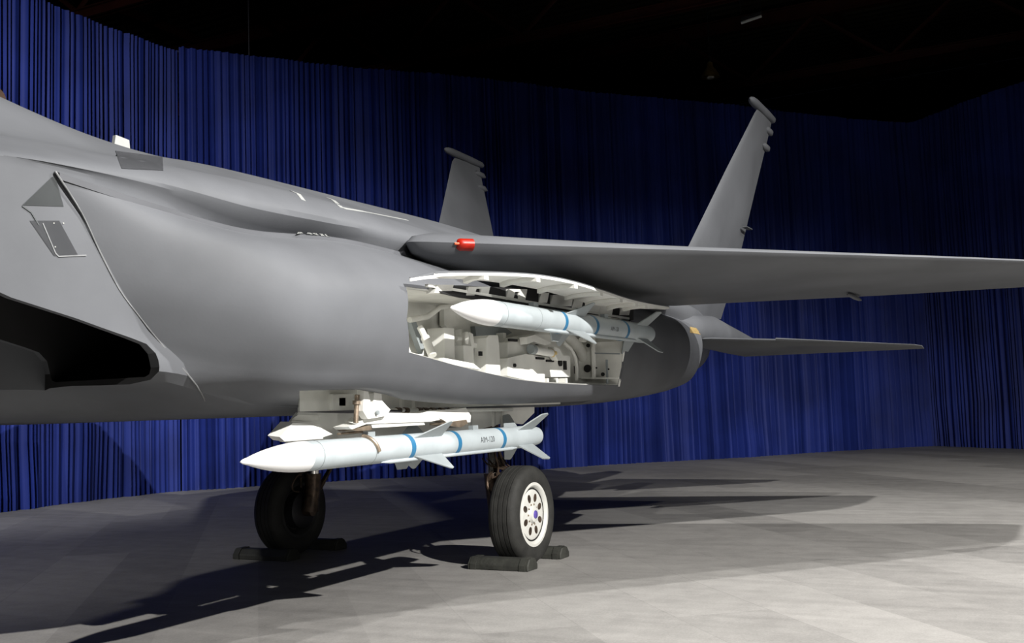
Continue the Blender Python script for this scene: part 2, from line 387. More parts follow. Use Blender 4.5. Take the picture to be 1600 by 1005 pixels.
# cut the slanted intake mouths and ducts
le = [(-7.6, 2.66), (-7.2, 2.56), (-6.6, 2.26), (-5.83, 2.01), (-5.49, 1.94), (-5.16, 1.86), (-5.07, 1.835), (-5.02, 1.79), (-5.0, 1.72), (-5.0, 1.2), (-7.6, 1.2)]
cut = []
for s in (-1, 1):
    bm = bmesh.new(); prism(bm, [Vector((x, s*1.06, z)) for x, z in le], (0, s*1.2, 0)); cut.append(bm)
    bm = bmesh.new(); box(bm, (-7.9, s*1.845, 1.675), (-2.2, s*1.1, 2.5), .04); cut.append(bm)
boolean(fuse, cut)
DY0, DY1 = -2.10, -1.76      # belly bay
def belly_cutters():
    def slant(P, y0, y1):
        f = lambda x, y: x-(max(0, -y-1.76)*1.18 if x < -3.7 else 0)
        bm = bmesh.new(); loft(bm, [[Vector((f(x, y), y, z)) for x, z in P] for y in (y0, y1)]); return bm
    return [slant(((-3.74, 1.2), (-3.74, 1.592), (-3.6, 1.6), (-3.3, 1.57), (-2.95, 1.51), (-2.4, 1.468), (-2.4, 1.2)), -2.75, DY1),
            slant(((-3.74, 1.2), (-3.74, 1.625), (.1, 1.625), (.1, 1.2)), DY0, DY1)]
boolean(fuse, belly_cutters())
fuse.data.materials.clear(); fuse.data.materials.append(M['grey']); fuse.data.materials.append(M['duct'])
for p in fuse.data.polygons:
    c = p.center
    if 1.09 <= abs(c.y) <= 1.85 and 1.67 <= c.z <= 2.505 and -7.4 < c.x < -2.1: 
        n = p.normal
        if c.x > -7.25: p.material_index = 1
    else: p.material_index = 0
resmooth(fuse, 28)

# nose section
NS = [(-12.3, .02, .02, 2.05), (-11.9, .16, .16, 2.07), (-11.2, .36, .37, 2.12), (-10.4, .52, .56, 2.2), (-9.5, .66, .72, 2.3), (-8.6, .76, .86, 2.4), (-7.6, .84, .98, 2.5), (-7.0, .9, 1.02, 2.55)]
rows = [[Vector((x, ry*math.sin(2*PI*k/40)*1.0, zc+rz*math.cos(2*PI*k/40))) for k in range(40)] for x, ry, rz, zc in NS]
bm = bmesh.new(); loft(bm, rows); obj('forward_fuselage', bm, 'grey', jet, 40)
# canopy
rows = []
for i in range(17):
    t_ = i/16; x = -9.98+t_*5.35; hgt = 4.22*math.sin(PI*min(1, t_*1.25+.02)/2)**.7 if t_ < .8 else 4.22-(t_-.8)/.2*.62
    hgt = max(hgt, 3.2); wd = .55*math.sin(PI*(.12+.80*t_))**.6 if t_ > 0 else .1
    base = 3.0 if t_ < .7 else 3.0+(t_-.7)/.3*.45
    rows.append([Vector((x, wd*math.cos(PI*k/14), base+(hgt-base)*math.sin(PI*k/14))) for k in range(15)])
bm = bmesh.new(); loft(bm, rows); can = obj('canopy', bm, 'glass', jet, 50)
for ii in (4, 10, 15):
    bm = bmesh.new(); tube(bm, [p+Vector((0, 0, .01)) for p in rows[ii]], .035, 6); obj('canopy_frame', bm, 'brass', can, 50)

# --------------------------- conformal side tanks
def tank_keys(s):
    F0 = [(-5.60,1.82,2.60),(-5.60,1.87,2.61),(-5.59,1.885,2.59),(-5.46,1.882,2.44),(-5.36,1.881,2.28),(-5.24,1.881,2.10),(-5.10,1.881,1.96),(-4.93,1.878,1.81),(-4.70,1.86,1.63),(-4.35,1.60,1.52)]
    FA = [(x+.08, y+(.014 if i > 1 else 0), z-(.010 if i < 3 else 0)) for i, (x, y, z) in enumerate(F0)]
    def sec(x, pts, sl=0): return [(x+sl*(2.5-z), y, z) for y, z in pts]
    K = [F0,
      [(-5.1,1.75,2.535),(-5.1,1.91,2.535),(-5.1,1.95,2.52),(-4.98,2.06,2.40),(-4.88,2.11,2.23),(-4.80,2.13,2.06),(-4.70,2.11,1.90),(-4.60,2.05,1.75),(-4.45,1.97,1.62),(-4.25,1.60,1.515)],
      [(-4.4,1.7,2.49),(-4.4,1.92,2.49),(-4.4,1.97,2.475),(-4.34,2.19,2.37),(-4.30,2.31,2.20),(-4.26,2.35,2.03),(-4.22,2.33,1.86),(-4.18,2.24,1.71),(-4.12,2.12,1.59),(-4.05,1.60,1.49)],
      sec(-3.5, [(1.7,2.55),(1.94,2.55),(1.98,2.535),(2.21,2.42),(2.37,2.26),(2.42,2.09),(2.39,1.90),(2.30,1.72),(2.14,1.57),(1.6,1.475)]),
      sec(-2.4, [(1.7,2.50),(2.00,2.50),(2.06,2.49),(2.24,2.41),(2.39,2.27),(2.44,2.11),(2.40,1.88),(2.30,1.66),(2.12,1.50),(1.6,1.455)]),
      sec(-.9, [(1.7,2.50),(2.00,2.50),(2.06,2.49),(2.24,2.42),(2.39,2.28),(2.44,2.13),(2.40,1.88),(2.30,1.64),(2.12,1.49),(1.6,1.45)]),
      sec(.4, [(1.7,2.50),(2.00,2.50),(2.05,2.49),(2.22,2.42),(2.37,2.28),(2.42,2.13),(2.39,1.88),(2.28,1.65),(2.10,1.505),(1.6,1.455)]),
      sec(1.6, [(1.7,2.48),(1.98,2.48),(2.02,2.47),(2.18,2.40),(2.29,2.27),(2.34,2.12),(2.33,1.9),(2.26,1.68),(2.12,1.55),(1.6,1.48)]),
      sec(2.8, [(1.7,2.45),(1.96,2.45),(2.0,2.44),(2.12,2.38),(2.20,2.28),(2.23,2.13),(2.20,1.95),(2.10,1.75),(1.94,1.62),(1.6,1.54)]),
      sec(3.62, [(1.7,2.42),(1.94,2.42),(1.97,2.41),(2.04,2.35),(2.08,2.25),(2.09,2.13),(2.06,1.97),(1.98,1.80),(1.86,1.69),(1.6,1.60)])]
    return [[Vector((x, s*y, z)) for x, y, z in r] for r in K]
def tank(s):
    rr = key_rows(tank_keys(s), 7, 4)
    rows = [r + [Vector((r[-1].x, s*1.5, r[-1].z)), Vector((r[0].x, s*1.5, r[0].z))] for r in rr]
    bm = bmesh.new(); loft(bm, rows); o = obj('conformal_tank', bm, 'grey', jet, None)
    return o, rr
cft, rr = tank(-1)
BAY = [(-3.46, 2.225), (-3.50, 2.02), (-3.40, 1.82), (-2.85, 1.757), (-2.4, 1.712), (-1.87, 1.668), (-1.36, 1.645), (-.5, 1.632), (.33, 1.632), (.22, 1.8), (.14, 2.04), (.22, 2.14), (.40, 2.25), (-1.0, 2.235), (-2.8, 2.225)]
bm = bmesh.new(); prism(bm, [Vector((x, -3.0, z)) for x, z in BAY], (0, 1.06, 0))
boolean(cft, [bm]+belly_cutters())
resmooth(cft, 30)
bm = bmesh.new(); tube(bm, [p+Vector((-.004, -.007, 0)) for p in rr[0][4:]], .0045, 6); obj('edge_seal', bm, 'seal', cft, 60)
bm = bmesh.new(); L1 = [r[4:] for r in rr]
rows_ = []
for r in rr[0:]:
    e = r[8]; i_ = r[6]
    if e.x > -2.75: break
    rows_.append([Vector((i_.x, -1.80, e.z+.028)), Vector((e.x, e.y+.012, e.z+.026)), Vector((e.x, e.y-.008, e.z+.018)), Vector((e.x, e.y-.008, e.z-.012)), Vector((e.x, -1.80, e.z-.012))])
loft(bm, rows_); obj('edge_strip', bm, 'grey_mid', cft, 30)
cft2, _ = tank(1); resmooth(cft2, 30)

# weapon bay lining (white) : open tray just inside the cut
def tray(poly, y0, y1, th=.012):
    bm = bmesh.new(); n = len(poly)
    cx = sum(p[0] for p in poly)/n; cz = sum(p[1] for p in poly)/n
    inn = [((x-cx)*(1-2*th/4)+cx, (z-cz)*(1-2*th/.6)+cz) for x, z in poly]
    def ys(x, z):
        a = [(1.60, -2.235), (1.66, -2.275), (1.76, -2.33), (1.88, -2.385), (2.0, -2.405), (2.12, -2.41), (2.3, -2.36)]
        for (z0, v0), (z1, v1) in zip(a, a[1:]):
            if z <= z1: return v0+(v1-v0)*max(0, (z-z0)/(z1-z0))
        return -2.36
    o0 = [bm.verts.new((x, ys(x, z), z)) for x, z in poly]; i0 = [bm.verts.new((x, ys(x, z), z)) for x, z in inn]
    i1 = [bm.verts.new((x, y1-th, z)) for x, z in inn]; o1 = [bm.verts.new((x, y1, z)) for x, z in poly]
    for j in range(n):
        k = (j+1) % n
        bm.faces.new((o0[j], o0[k], i0[k], i0[j])); bm.faces.new((i0[j], i0[k], i1[k], i1[j])); bm.faces.new((o0[j], o1[j], o1[k], o0[k]))
    bm.faces.new(i1); bm.faces.new(list(reversed(o1))); return bm
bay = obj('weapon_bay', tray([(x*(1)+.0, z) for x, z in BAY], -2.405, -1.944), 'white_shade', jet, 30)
tag(bay, 'open white weapon bay in the side of the jet')
def pxbox(bm, px0, py0, px1, py1, y, depth=.05, bev=0):
    a = at(px0, py0, y=y); b = at(px1, py1, y=y); box(bm, (a.x, y, a.z), (b.x, y+depth, b.z), bev)
def pxpoly(bm, pts, y, depth=.03):
    prism(bm, [at(px, py, y=y) for px, py in pts], (0, depth, 0))
YB = -2.08
def baypart(name, f, m='white', angle=None):
    bm = bmesh.new(); f(bm); return obj(name, bm, m, bay, angle)
baypart('bay_post', lambda b: pxbox(b, 694, 512, 711, 566, -2.14, .14))
baypart('bay_post', lambda b: pxbox(b, 724, 540, 738, 574, -2.16, .12))
baypart('bay_post', lambda b: pxpoly(b, [(760, 528), (764, 524), (778, 524), (780, 540), (782, 586), (759, 584)], -2.2, .2))
baypart('bay_post', lambda b: pxbox(b, 786, 520, 793, 588, -2.06, .1))
baypart('actuator', lambda b: (tube(b, [at(656, 511, y=-2.1), at(664, 527, y=-2.14)], .022, 12), tube(b, [at(664, 527, y=-2.14), at(676, 556, y=-2.22)], .03, 12)), 'white', 40)
baypart('strut_plate', lambda b: pxpoly(b, [(642, 503), (650, 502), (664, 540), (660, 553)], -2.04, .04), 'fin')
baypart('hose', lambda b: tube(b, [at(*p, y=-2.06) for p in ((640, 500), (668, 495), (688, 480), (705, 478))], .02, 8), 'white_shade', 60)
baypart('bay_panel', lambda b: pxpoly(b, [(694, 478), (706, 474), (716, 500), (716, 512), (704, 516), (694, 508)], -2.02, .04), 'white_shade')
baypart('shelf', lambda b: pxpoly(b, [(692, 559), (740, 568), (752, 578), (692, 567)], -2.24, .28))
baypart('bracket', lambda b: (pxpoly(b, [(733, 519), (739, 522), (741, 536), (750, 538), (750, 544), (737, 543)], -2.12, .08), pxbox(b, 737, 543, 741, 572, -2.14, .03)))
baypart('recess', lambda b: pxbox(b, 740, 545, 747, 563, -2.1, .02), 'hole')
baypart('recess', lambda b: pxbox(b, 751, 549, 754, 556, -2.19, .02), 'hole')
baypart('valve', lambda b: (pxpoly(b, [(711, 516), (722, 514), (722, 552), (714, 558)], -2.05, .05), tube(b, [at(712, 529, y=-2.1), at(719, 529, y=-2.1)], .02, 10)), 'white_shade', 40)
baypart('valve', lambda b: lathe(b, [(0, .012), (.04, .02), (.08, .02), (.09, .012)], at(729, 538, y=-2.14), (0, 0, 1), 10), 'white', 40)
baypart('duct_cover', lambda b: pxpoly(b, [(742, 510), (790, 512), (800, 520), (760, 540), (746, 536)], -2.0, .04), 'fin')
baypart('launcher_frame', lambda b: pxpoly(b, [(793, 560), (822, 553), (840, 556), (870, 562), (882, 557), (891, 558), (891, 589), (850, 589), (841, 598), (793, 587)], -2.2, .14))
baypart('launcher_frame', lambda b: pxpoly(b, [(793, 535), (822, 530), (828, 545), (816, 560), (793, 562)], -2.16, .1), 'white_shade')
baypart('launcher_arm', lambda b: pxpoly(b, [(800, 528), (832, 522), (866, 524), (868, 535), (846, 534), (834, 540), (812, 562), (797, 560)], -2.12, .08))
baypart('ejector_cylinder', lambda b: tube(b, [at(833, 547, y=-2.24), at(868, 553, y=-2.24)], .032, 16), 'white', 40)
baypart('cylinder_band', lambda b: tube(b, [at(861, 551.6, y=-2.24), at(865, 552.4, y=-2.24)], .0335, 16), 'yellow', 40)
baypart('cylinder_cap', lambda b: tube(b, [at(829, 545.5, y=-2.24), at(834, 547, y=-2.24)], .038, 16), 'fin', 40)
baypart('clamp', lambda b: pxpoly(b, [(866, 542), (874, 545), (880, 556), (890, 556), (890, 563), (872, 563), (868, 556)], -2.27, .06))
baypart('clamp', lambda b: pxpoly(b, [(822, 527), (836, 523), (850, 530), (862, 536), (852, 540), (834, 534), (824, 538)], -2.25, .06))
baypart('hook', lambda b: pxbox(b, 797, 529, 809, 534, -2.22, .02), 'hole')
for q in ((839, 536, 849, 540), (839, 558, 851, 562), (855, 562, 866, 566), (882, 564, 886, 578)):
    baypart('slot', lambda b, q=q: pxbox(b, *q, -2.215, .02), 'hole')
for (px, py, r) in ((805, 571, .014), (876, 567, .03)):
    baypart('lightening_hole', lambda b: lathe(b, [(-.004, r), (.012, r)], at(px, py, y=-2.212), (0, 1, 0), 20), 'hole', 40)
XA = .10
for (px, py, r) in ((918, 576, .036), (942, 585, .018), (919, 540, .018), (932, 575, .008), (951, 577, .008)):
    baypart('lightening_hole', lambda b: lathe(b, [(-.006, r), (.004, r)], at(px, py, x=XA), (1, 0, 0), 24), 'hole', 40)
def xpoly(b, pts, x, d=.02): prism(b, [at(px, py, x=x) for px, py in pts], (d, 0, 0))
baypart('aft_panel', lambda b: xpoly(b, [(904, 530), (924, 520), (925, 590), (904, 591)], XA+.02, .02), 'white_shade')
baypart('stiffener', lambda b: xpoly(b, [(924, 515), (927, 515), (928, 592), (925, 592)], XA-.03, .05), 'white')
baypart('stiffener', lambda b: xpoly(b, [(946, 562), (948, 562), (949, 602), (947, 602)], XA-.01, .03), 'fin')
baypart('stringer', lambda b: xpoly(b, [(928, 551), (968, 552), (968, 554), (928, 553)], XA, .02), 'fin')
baypart('stringer', lambda b: xpoly(b, [(908, 590), (966, 590), (965, 592), (908, 592)], XA-.02, .03), 'white')
baypart('lightening_hole', lambda b: lathe(b, [(-.004, .036), (.012, .036)], at(897, 578, x=.02), (1, 0, 0), 24), 'hole', 40)
baypart('elbow_duct', lambda b: tube(b, [at(*p, y=-2.06) for p in ((880, 535), (892, 545), (899, 560), (901, 575), (901, 595))], .018, 8), 'white', 60)
baypart('elbow_duct', lambda b: tube(b, [at(*p, y=-2.0) for p in ((866, 518), (890, 528), (906, 545), (912, 560))], .05, 10), 'white_shade', 60)
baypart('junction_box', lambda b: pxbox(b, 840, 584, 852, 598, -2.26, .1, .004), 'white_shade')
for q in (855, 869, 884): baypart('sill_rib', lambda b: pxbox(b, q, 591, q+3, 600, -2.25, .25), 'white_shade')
baypart('lug', lambda b: tube(b, [at(907, 531, y=-2.06), at(914, 532, y=-2.06)], .02, 10), 'white', 40)
# aft bright edge of the opening
bm = bmesh.new(); tube(bm, [Vector(p) for p in ((.34, -2.265, 1.625), (.24, -2.35, 1.8), (.16, -2.40, 1.95), (.15, -2.425, 2.05), (.22, -2.42, 2.14), (.36, -2.40, 2.22))], .011, 6); obj('edge_trim', bm, 'white', bay, 60)
bm = bmesh.new(); tube(bm, [Vector((-3.46, -2.38, 2.222)), Vector((-3.2, -2.395, 2.222)), Vector((-2.8, -2.40, 2.222))], .008, 6); obj('edge_trim', bm, 'white_shade', bay, 60)

# upper bay door, swung up under the wing
dk = []
for px, py, yo in ((640, 440, -2.44), (668, 434.5, -2.49), (700, 431.5, -2.56), (760, 430.5, -2.68), (820, 432.5, -2.78), (860, 437, -2.84), (900, 445, -2.88), (940, 457, -2.87), (980, 470, -2.85), (1010, 477, -2.82), (1046, 483, -2.78)):
    o_ = at(px, py, y=yo); u = (o_.x+3.6)/4.0
    tp = {640: .06, 668: .45, 1010: .7, 1046: .15}.get(px, 1)
    iw = o_.lerp(Vector((o_.x, min(-2.52, o_.y+.30), max(2.265, o_.z-.012))), tp)
    mid = o_.lerp(iw, .5)+Vector((0, 0, .012*tp))
    dk.append([o_, o_.lerp(mid, .5)+Vector((0, 0, .005*tp)), mid, mid.lerp(iw, .5)+Vector((0, 0, .005*tp)), iw])
g = key_rows(dk, 4, 2)
rows = [[p.copy() for p in r]+[p+Vector((0, 0, .018)) for p in reversed(r)] for r in g]
bm = bmesh.new(); loft(bm, rows); door = obj('bay_door', bm, 'white', jet, 40)
tag(door, 'white lined bay door swung open under the wing')
bm = bmesh.new(); loft(bm, [[p+Vector((0, 0, .019)) for p in r]+[p+Vector((0, 0, .026)) for p in reversed(r)] for r in g]); obj('door_skin', bm, 'grey', door, 40)
def doorpt(x, v):
    best = min(range(len(g)), key=lambda i: abs(g[i][0].x-x)); r = g[best]; return r[int(v*(len(r)-1))]
for x in (-2.95, -2.45, -2.0, -1.5, -1.05, -.6, -.25):
    best = min(range(len(g)), key=lambda i: abs(g[i][0].x-x)); r = g[best]
    bm = bmesh.new(); loft(bm, [[p+Vector((-.03, 0, .0)) for p in r]+[p+Vector((-.03, 0, -.028)) for p in reversed(r)], [p+Vector((.03, 0, 0)) for p in r]+[p+Vector((.03, 0, -.028)) for p in reversed(r)]])
    obj('door_rib', bm, 'white_shade', door)
def arm(px0, px1, py0, py1, notch=None, y=-2.47):
    a = at(px0, py0, y=y); b = at(px1, py0, y=y); c = at(px1-4, py1, y=y+.03); d = at(px0-6, py1, y=y+.03)
    bm = bmesh.new()
    if notch:
        m0 = a.lerp(b, .38); m1 = a.lerp(b, .62); n0 = d.lerp(c, .36); n1 = d.lerp(c, .6)
        up = (d-a)*.18
        for poly in ([a, m0, m0+up, n0, d], [m1, b, c, n1, m1+up], [m0, m1, m1+up, m0+up]): prism(bm, poly, (0, .05, 0))
    else: prism(bm, [a, b, c, d], (0, .06, 0))
    obj('hinge_arm', bm, 'white', door)
arm(684, 709, 445, 458); arm(733, 766, 448, 466, True); arm(795, 824, 452, 474, True)
arm(846, 858, 458, 478); arm(864, 896, 461, 484); arm(898, 912, 466, 486); arm(924, 940, 475, 494); arm(940, 959, 476, 498); arm(972, 986, 478, 497)
bm = bmesh.new()
box(bm, (-3.3, -2.455, 2.232), (.2, -2.43, 2.25))
obj('hinge_line', bm, 'white_shade', door)

bm = bmesh.new(); prism(bm, [at(px, py, y=-2.447) for px, py in ((672, 446), (720, 446), (800, 450), (880, 457), (990, 476), (990, 500), (850, 482), (720, 465), (690, 458))], (0, .02, 0)); obj('hinge_gap_shade', bm, 'duct', door)  # dark sheet put in for the shade between the hinge arms
# belly bay lining, far wall and hanging inner door
bm = bmesh.new(); box(bm, (-3.735, DY1-.012, 1.475), (.09, DY1+.004, 1.62)); prism(bm, [Vector(p) for p in ((-4.13, DY0+.005, 1.612), (.09, DY0+.005, 1.612), (.09, DY1, 1.612), (-3.73, DY1, 1.612))], (0, 0, .01))
belly = obj('belly_bay', bm, 'white_shade', jet)
def bellypart(name, f, m='white', angle=None):
    bm = bmesh.new(); f(bm); return obj(name, bm, m, belly, angle)
for q in ((520, 552, 616, 640), (530, 540, 622, 634), (628, 632, 620, 642), (648, 651, 622, 640)):
    bellypart('frame_rib', lambda b: pxbox(b, q[0], q[2], q[1], q[3], -1.80, .03), 'white' if q[0] != 530 else 'fin')
bellypart('pipe_run', lambda b: tube(b, [at(*p, y=-1.85) for p in ((590, 642), (632, 641), (652, 641), (680, 643), (740, 641), (800, 640))], .014, 8), 'white_shade', 60)
for px in (622, 634, 655, 664, 676, 690, 704, 716): bellypart('pipe_clamp', lambda b: tube(b, [at(px-3, 641.5, y=-1.85), at(px+3, 641.5, y=-1.85)], .022, 8), 'grease', 40)
# pistons and forward bracket
bellypart('piston', lambda b: (tube(b, [at(558, 617, y=-2.06), at(556, 661, y=-2.06)], .016, 10), tube(b, [at(557, 626, y=-2.06), at(557, 632, y=-2.06)], .026, 10)), 'brass', 40)
bellypart('piston', lambda b: (tube(b, [at(565, 620, y=-2.04), at(567, 658, y=-2.04)], .009, 8), tube(b, [at(565, 619, y=-2.04), at(566, 626, y=-2.04)], .015, 8)), 'grease', 40)
bellypart('launcher_bracket', lambda b: pxpoly(b, [(569, 607), (574, 606), (579, 628), (583, 630), (585, 612), (595, 609), (597, 626), (604, 634), (610, 640), (604, 650), (575, 655), (567, 642)], -2.1, .05))
bellypart('bolt', lambda b: lathe(b, [(-.012, .014), (0, .016)], at(589, 645, y=-2.11), (0, 1, 0), 10), 'fin', 40)
bellypart('launcher_rail', lambda b: pxpoly(b, [(545, 667), (560, 662), (575, 650), (600, 645), (655, 646), (682, 651), (688, 656), (672, 659), (612, 661), (572, 663), (550, 671)], -2.06, .12))
bellypart('launcher_rail', lambda b: pxpoly(b, [(657, 646), (676, 641), (712, 640), (728, 637), (736, 650), (735, 660), (700, 661), (690, 655)], -2.04, .1))
bellypart('rail_underside', lambda b: pxpoly(b, [(580, 663), (662, 659), (664, 664), (582, 669)], -2.05, .08), 'white_shade')
bellypart('ejector_foot', lambda b: pxpoly(b, [(550, 671), (578, 665), (582, 672), (556, 674)], -2.06, .12), 'brass')
bellypart('ejector_foot', lambda b: pxpoly(b, [(690, 661), (729, 656), (731, 662), (720, 668), (690, 664)], -2.05, .1), 'brass')
bellypart('shaft', lambda b: tube(b, [at(597, 643, y=-2.0), at(625, 643.5, y=-2.0)], .012, 8), 'steel_dark', 40)
# sway brace curling over the missile nose section
msx, msy, msz = -3.42, -2.0008, 1.2146
bm = bmesh.new(); tube(bm, [Vector((msx+.06*k/8, msy-.096*math.sin(math.radians(5+k*11)), msz+.096*math.cos(math.radians(5+k*11)))) for k in range(9)], .013, 8)
obj('sway_brace', bm, 'brass', belly, 60)
bm = bmesh.new(); tube(bm, [at(528, 678.5, y=-1.98), at(566, 675, y=-1.98)], .008, 6); obj('sway_brace', bm, 'brass', belly, 60)
# inner belly door: hangs below the fuselage edge; front and rear leaf
bm = bmesh.new()
poly = [at(px, py, y=-1.74) for px, py in ((437, 683), (441, 690), (470, 694), (560, 688), (640, 684), (640, 642), (545, 646), (500, 645), (466, 644))]
prism(bm, poly, (0, .02, 0)); bd = obj('belly_door', bm, 'white', jet)
bm = bmesh.new(); prism(bm, [at(px, py, y=-1.755) for px, py in ((455, 656), (466, 648), (498, 649), (500, 658), (478, 658))], (0, .012, 0)); obj('door_doubler', bm, 'white_shade', bd)
bm = bmesh.new(); prism(bm, [at(px, py, y=-1.84) for px, py in ((437, 683), (445, 690), (530, 684), (500, 668), (473, 661), (457, 661))], (0, .09, .01)); obj('door_fairing', bm, 'white', bd)
bm = bmesh.new(); prism(bm, [at(px, py, y=-1.74) for px, py in ((640, 642), (640, 684), (722, 676), (745, 672), (784, 662), (785, 655), (800, 655), (810, 662), (817, 663), (835, 645), (835, 636), (740, 639))], (0, .02, 0)); bd2 = obj('belly_door', bm, 'white', jet)
for px in (735, 772, 785): 
    bm = bmesh.new(); prism(bm, [at(px, 640, y=-1.76), at(px+3, 640, y=-1.76), at(px+3, 665, y=-1.76), at(px, 667, y=-1.76)], (0, .02, 0)); obj('door_stiffener', bm, 'white_shade', bd2)

# --------------------------- wings
def foil(le, te, tmax, n=14, camber=0.):
    """closed section between leading and trailing edge points"""
    le = Vector(le); te = Vector(te); up = []; lo = []
    for i in range(n+1):
        u = .5*(1-math.cos(PI*i/n)); yt = tmax*(2.2*math.sqrt(u)*(1-u)*(.62+.38*(1-u))+.03*(1-u)+.02*u)
        c = le.lerp(te, u)+Vector((0, 0, camber*math.sin(PI*u)))
        up.append(c+Vector((0, 0, yt*.52))); lo.append(c-Vector((0, 0, yt*.52)))
    return up+list(reversed(lo[1:-1]))
def wing(s):
    W = [(1.7, -2.55, 2.60, 2.35, 2.56, .42), (1.98, -2.82, 2.59, 2.42, 2.55, .42), (2.10, -2.99, 2.582, 2.42, 2.545, .41), (2.20, -2.98, 2.578, 2.44, 2.54, .40), (2.40, -2.78, 2.575, 2.48, 2.54, .37), (3.2, -1.86, 2.572, 2.68, 2.535, .25), (4.3, -.62, 2.568, 2.92, 2.525, .17), (5.4, .63, 2.562, 3.12, 2.525, .12), (6.2, 1.55, 2.55, 3.25, 2.52, .07), (6.42, 1.9, 2.548, 3.26, 2.518, .05), (6.52, 2.35, 2.546, 3.22, 2.518, .03)]
    rows = [foil((a, s*y, za), (b, s*y, zb), t_) for y, a, za, b, zb, t_ in W]
    cols = [catmull([r[j] for r in rows], 3) for j in range(len(rows[0]))]
    rows = [[c[i] for c in cols] for i in range(len(cols[0]))]
    bm = bmesh.new(); loft(bm, rows); return obj('wing', bm, 'grey', jet, 50)
wp = wing(-1); ws = wing(1)
for s, par, mm in ((-1, wp, 'red_glass'), (1, ws, 'missile')):
    bm = bmesh.new(); y0, y1 = 2.352, 2.43
    xl = lambda y: -2.83+(y-2.35)*1.141
    n_ = 8; rows = []
    for i in range(n_+1):
        y = y0+(y1-y0)*i/n_; rr_ = .043*math.sin(PI*(.5 if 1 < i else .22+.14*i))
        c0 = Vector((xl(y)+.055, s*y, 2.574))
        rows.append([c0+Vector((-.66, s*.75, 0))*(math.cos(a)*rr_*1.5)+Vector((0, 0, math.sin(a)*rr_)) for a in [2*PI*k/16 for k in range(16)]])
    loft(bm, rows); lamp = obj('position_light', bm, mm, par, 60)
    if s < 0: tag(lamp, 'red glass position light on the wing edge')
    if s < 0:
        bm = bmesh.new(); tube(bm, [Vector((xl(y0+.02)-.012, s*(y0+.02), 2.574)), Vector((xl(y1)-.02, s*y1, 2.574))], .008, 6); obj('filament', bm, 'lens_hot', lamp, 60)
# underside flap hinge blister near the tip side and panel line strips on top of the wing
bm = bmesh.new(); p = at(1335, 463, z=2.49); rows = [[p+Vector((dx, math.cos(a)*r_, math.sin(a)*r_-.01)) for a in [2*PI*k/10 for k in range(10)]] for dx, r_ in ((-.4, .01), (-.3, .02), (0, .025), (.25, .02), (.4, .01))]
loft(bm, rows); obj('flap_hinge', bm, 'grey', wp, 60)

# wing root fillet fairing under the leading edge
bm = bmesh.new()
k1 = [Vector(v) for v in ((-3.15, -1.9, 2.56), (-3.05, -2.05, 2.54), (-2.9, -2.12, 2.50))]
rows = []
for i in range(10):
    u = i/9*.45; x = -2.95+u*2.4; r_ = .02+.16*math.sin(PI*min(1, u*1.0+.06)*.5)
    q_ = min(1, .08+u*1.3); rows.append([Vector((x, -1.8, 2.58)), Vector((x, -1.98-.2*u, 2.57)), Vector((x, -1.98-.45*u, 2.56-.06*q_)), Vector((x, -1.98-.38*u, 2.54-.11*q_)), Vector((x, -1.97-.2*u, 2.53-.14*q_)), Vector((x, -1.8, 2.52-.14*q_))])
loft(bm, rows); obj('root_fairing', bm, 'grey_mid', wp, 50)

# --------------------------- fins
def fin(s):
    W = [(0, 1.70, 3.05, 5.85, 2.62, .16), (1, 1.93, 3.78, 6.06, 3.42, .13), (2, 2.20, 4.66, 6.22, 4.50, .09), (3, 2.44, 5.42, 6.34, 5.42, .05), (4, 2.455, 5.52, 6.36, 5.50, .035)]
    rows = []
    for _, y, a, b, z, t_ in W:
        f = foil((a, 0, 0), (b, 0, 0), t_, 10); rows.append([Vector((p.x, s*(y)+p.z*math.cos(.25), z+p.z*s*-math.sin(.25)*-1*-1)) for p in f])
    bm = bmesh.new(); loft(bm, rows); o = obj('tail_fin', bm, 'grey', jet, 40)
    a = Vector((5.20, s*2.445, 5.58)); b = Vector((6.46, s*2.46, 5.55))
    bm = bmesh.new(); d = (b-a); ks = [(0, .008), (.03, .035), (.08, .052), (.2, .062), (.7, .062), (.95, .055), (1, .035)]
    tube(bm, [a+d*k for k, r_ in ks], [r_ for k, r_ in ks], 16); obj('tip_pod', bm, 'grey', o, 50)
    for (x, z) in ((6.34, 5.34), (6.30, 5.10)):
        a = Vector((x-.22, s*(2.04+(z-3.42)*.2), z+.03))
        bm = bmesh.new(); tube(bm, [a, a+Vector((.06, 0, 0)), a+Vector((.25, 0, -.01)), a+Vector((.36, 0, -.02))], [.006, .045, .05, .015], 12); obj('trailing_pod', bm, 'grey', o, 50)
    bm = bmesh.new(); zz = 3.9; y = 2.04+(zz-3.42)*.2; box(bm, (5.75, s*y-.035, zz), (6.05, s*y+.035, zz+.012)); obj('rudder_gap', bm, 'grey_dark', o)
    return o
fin(-1); fin(1)
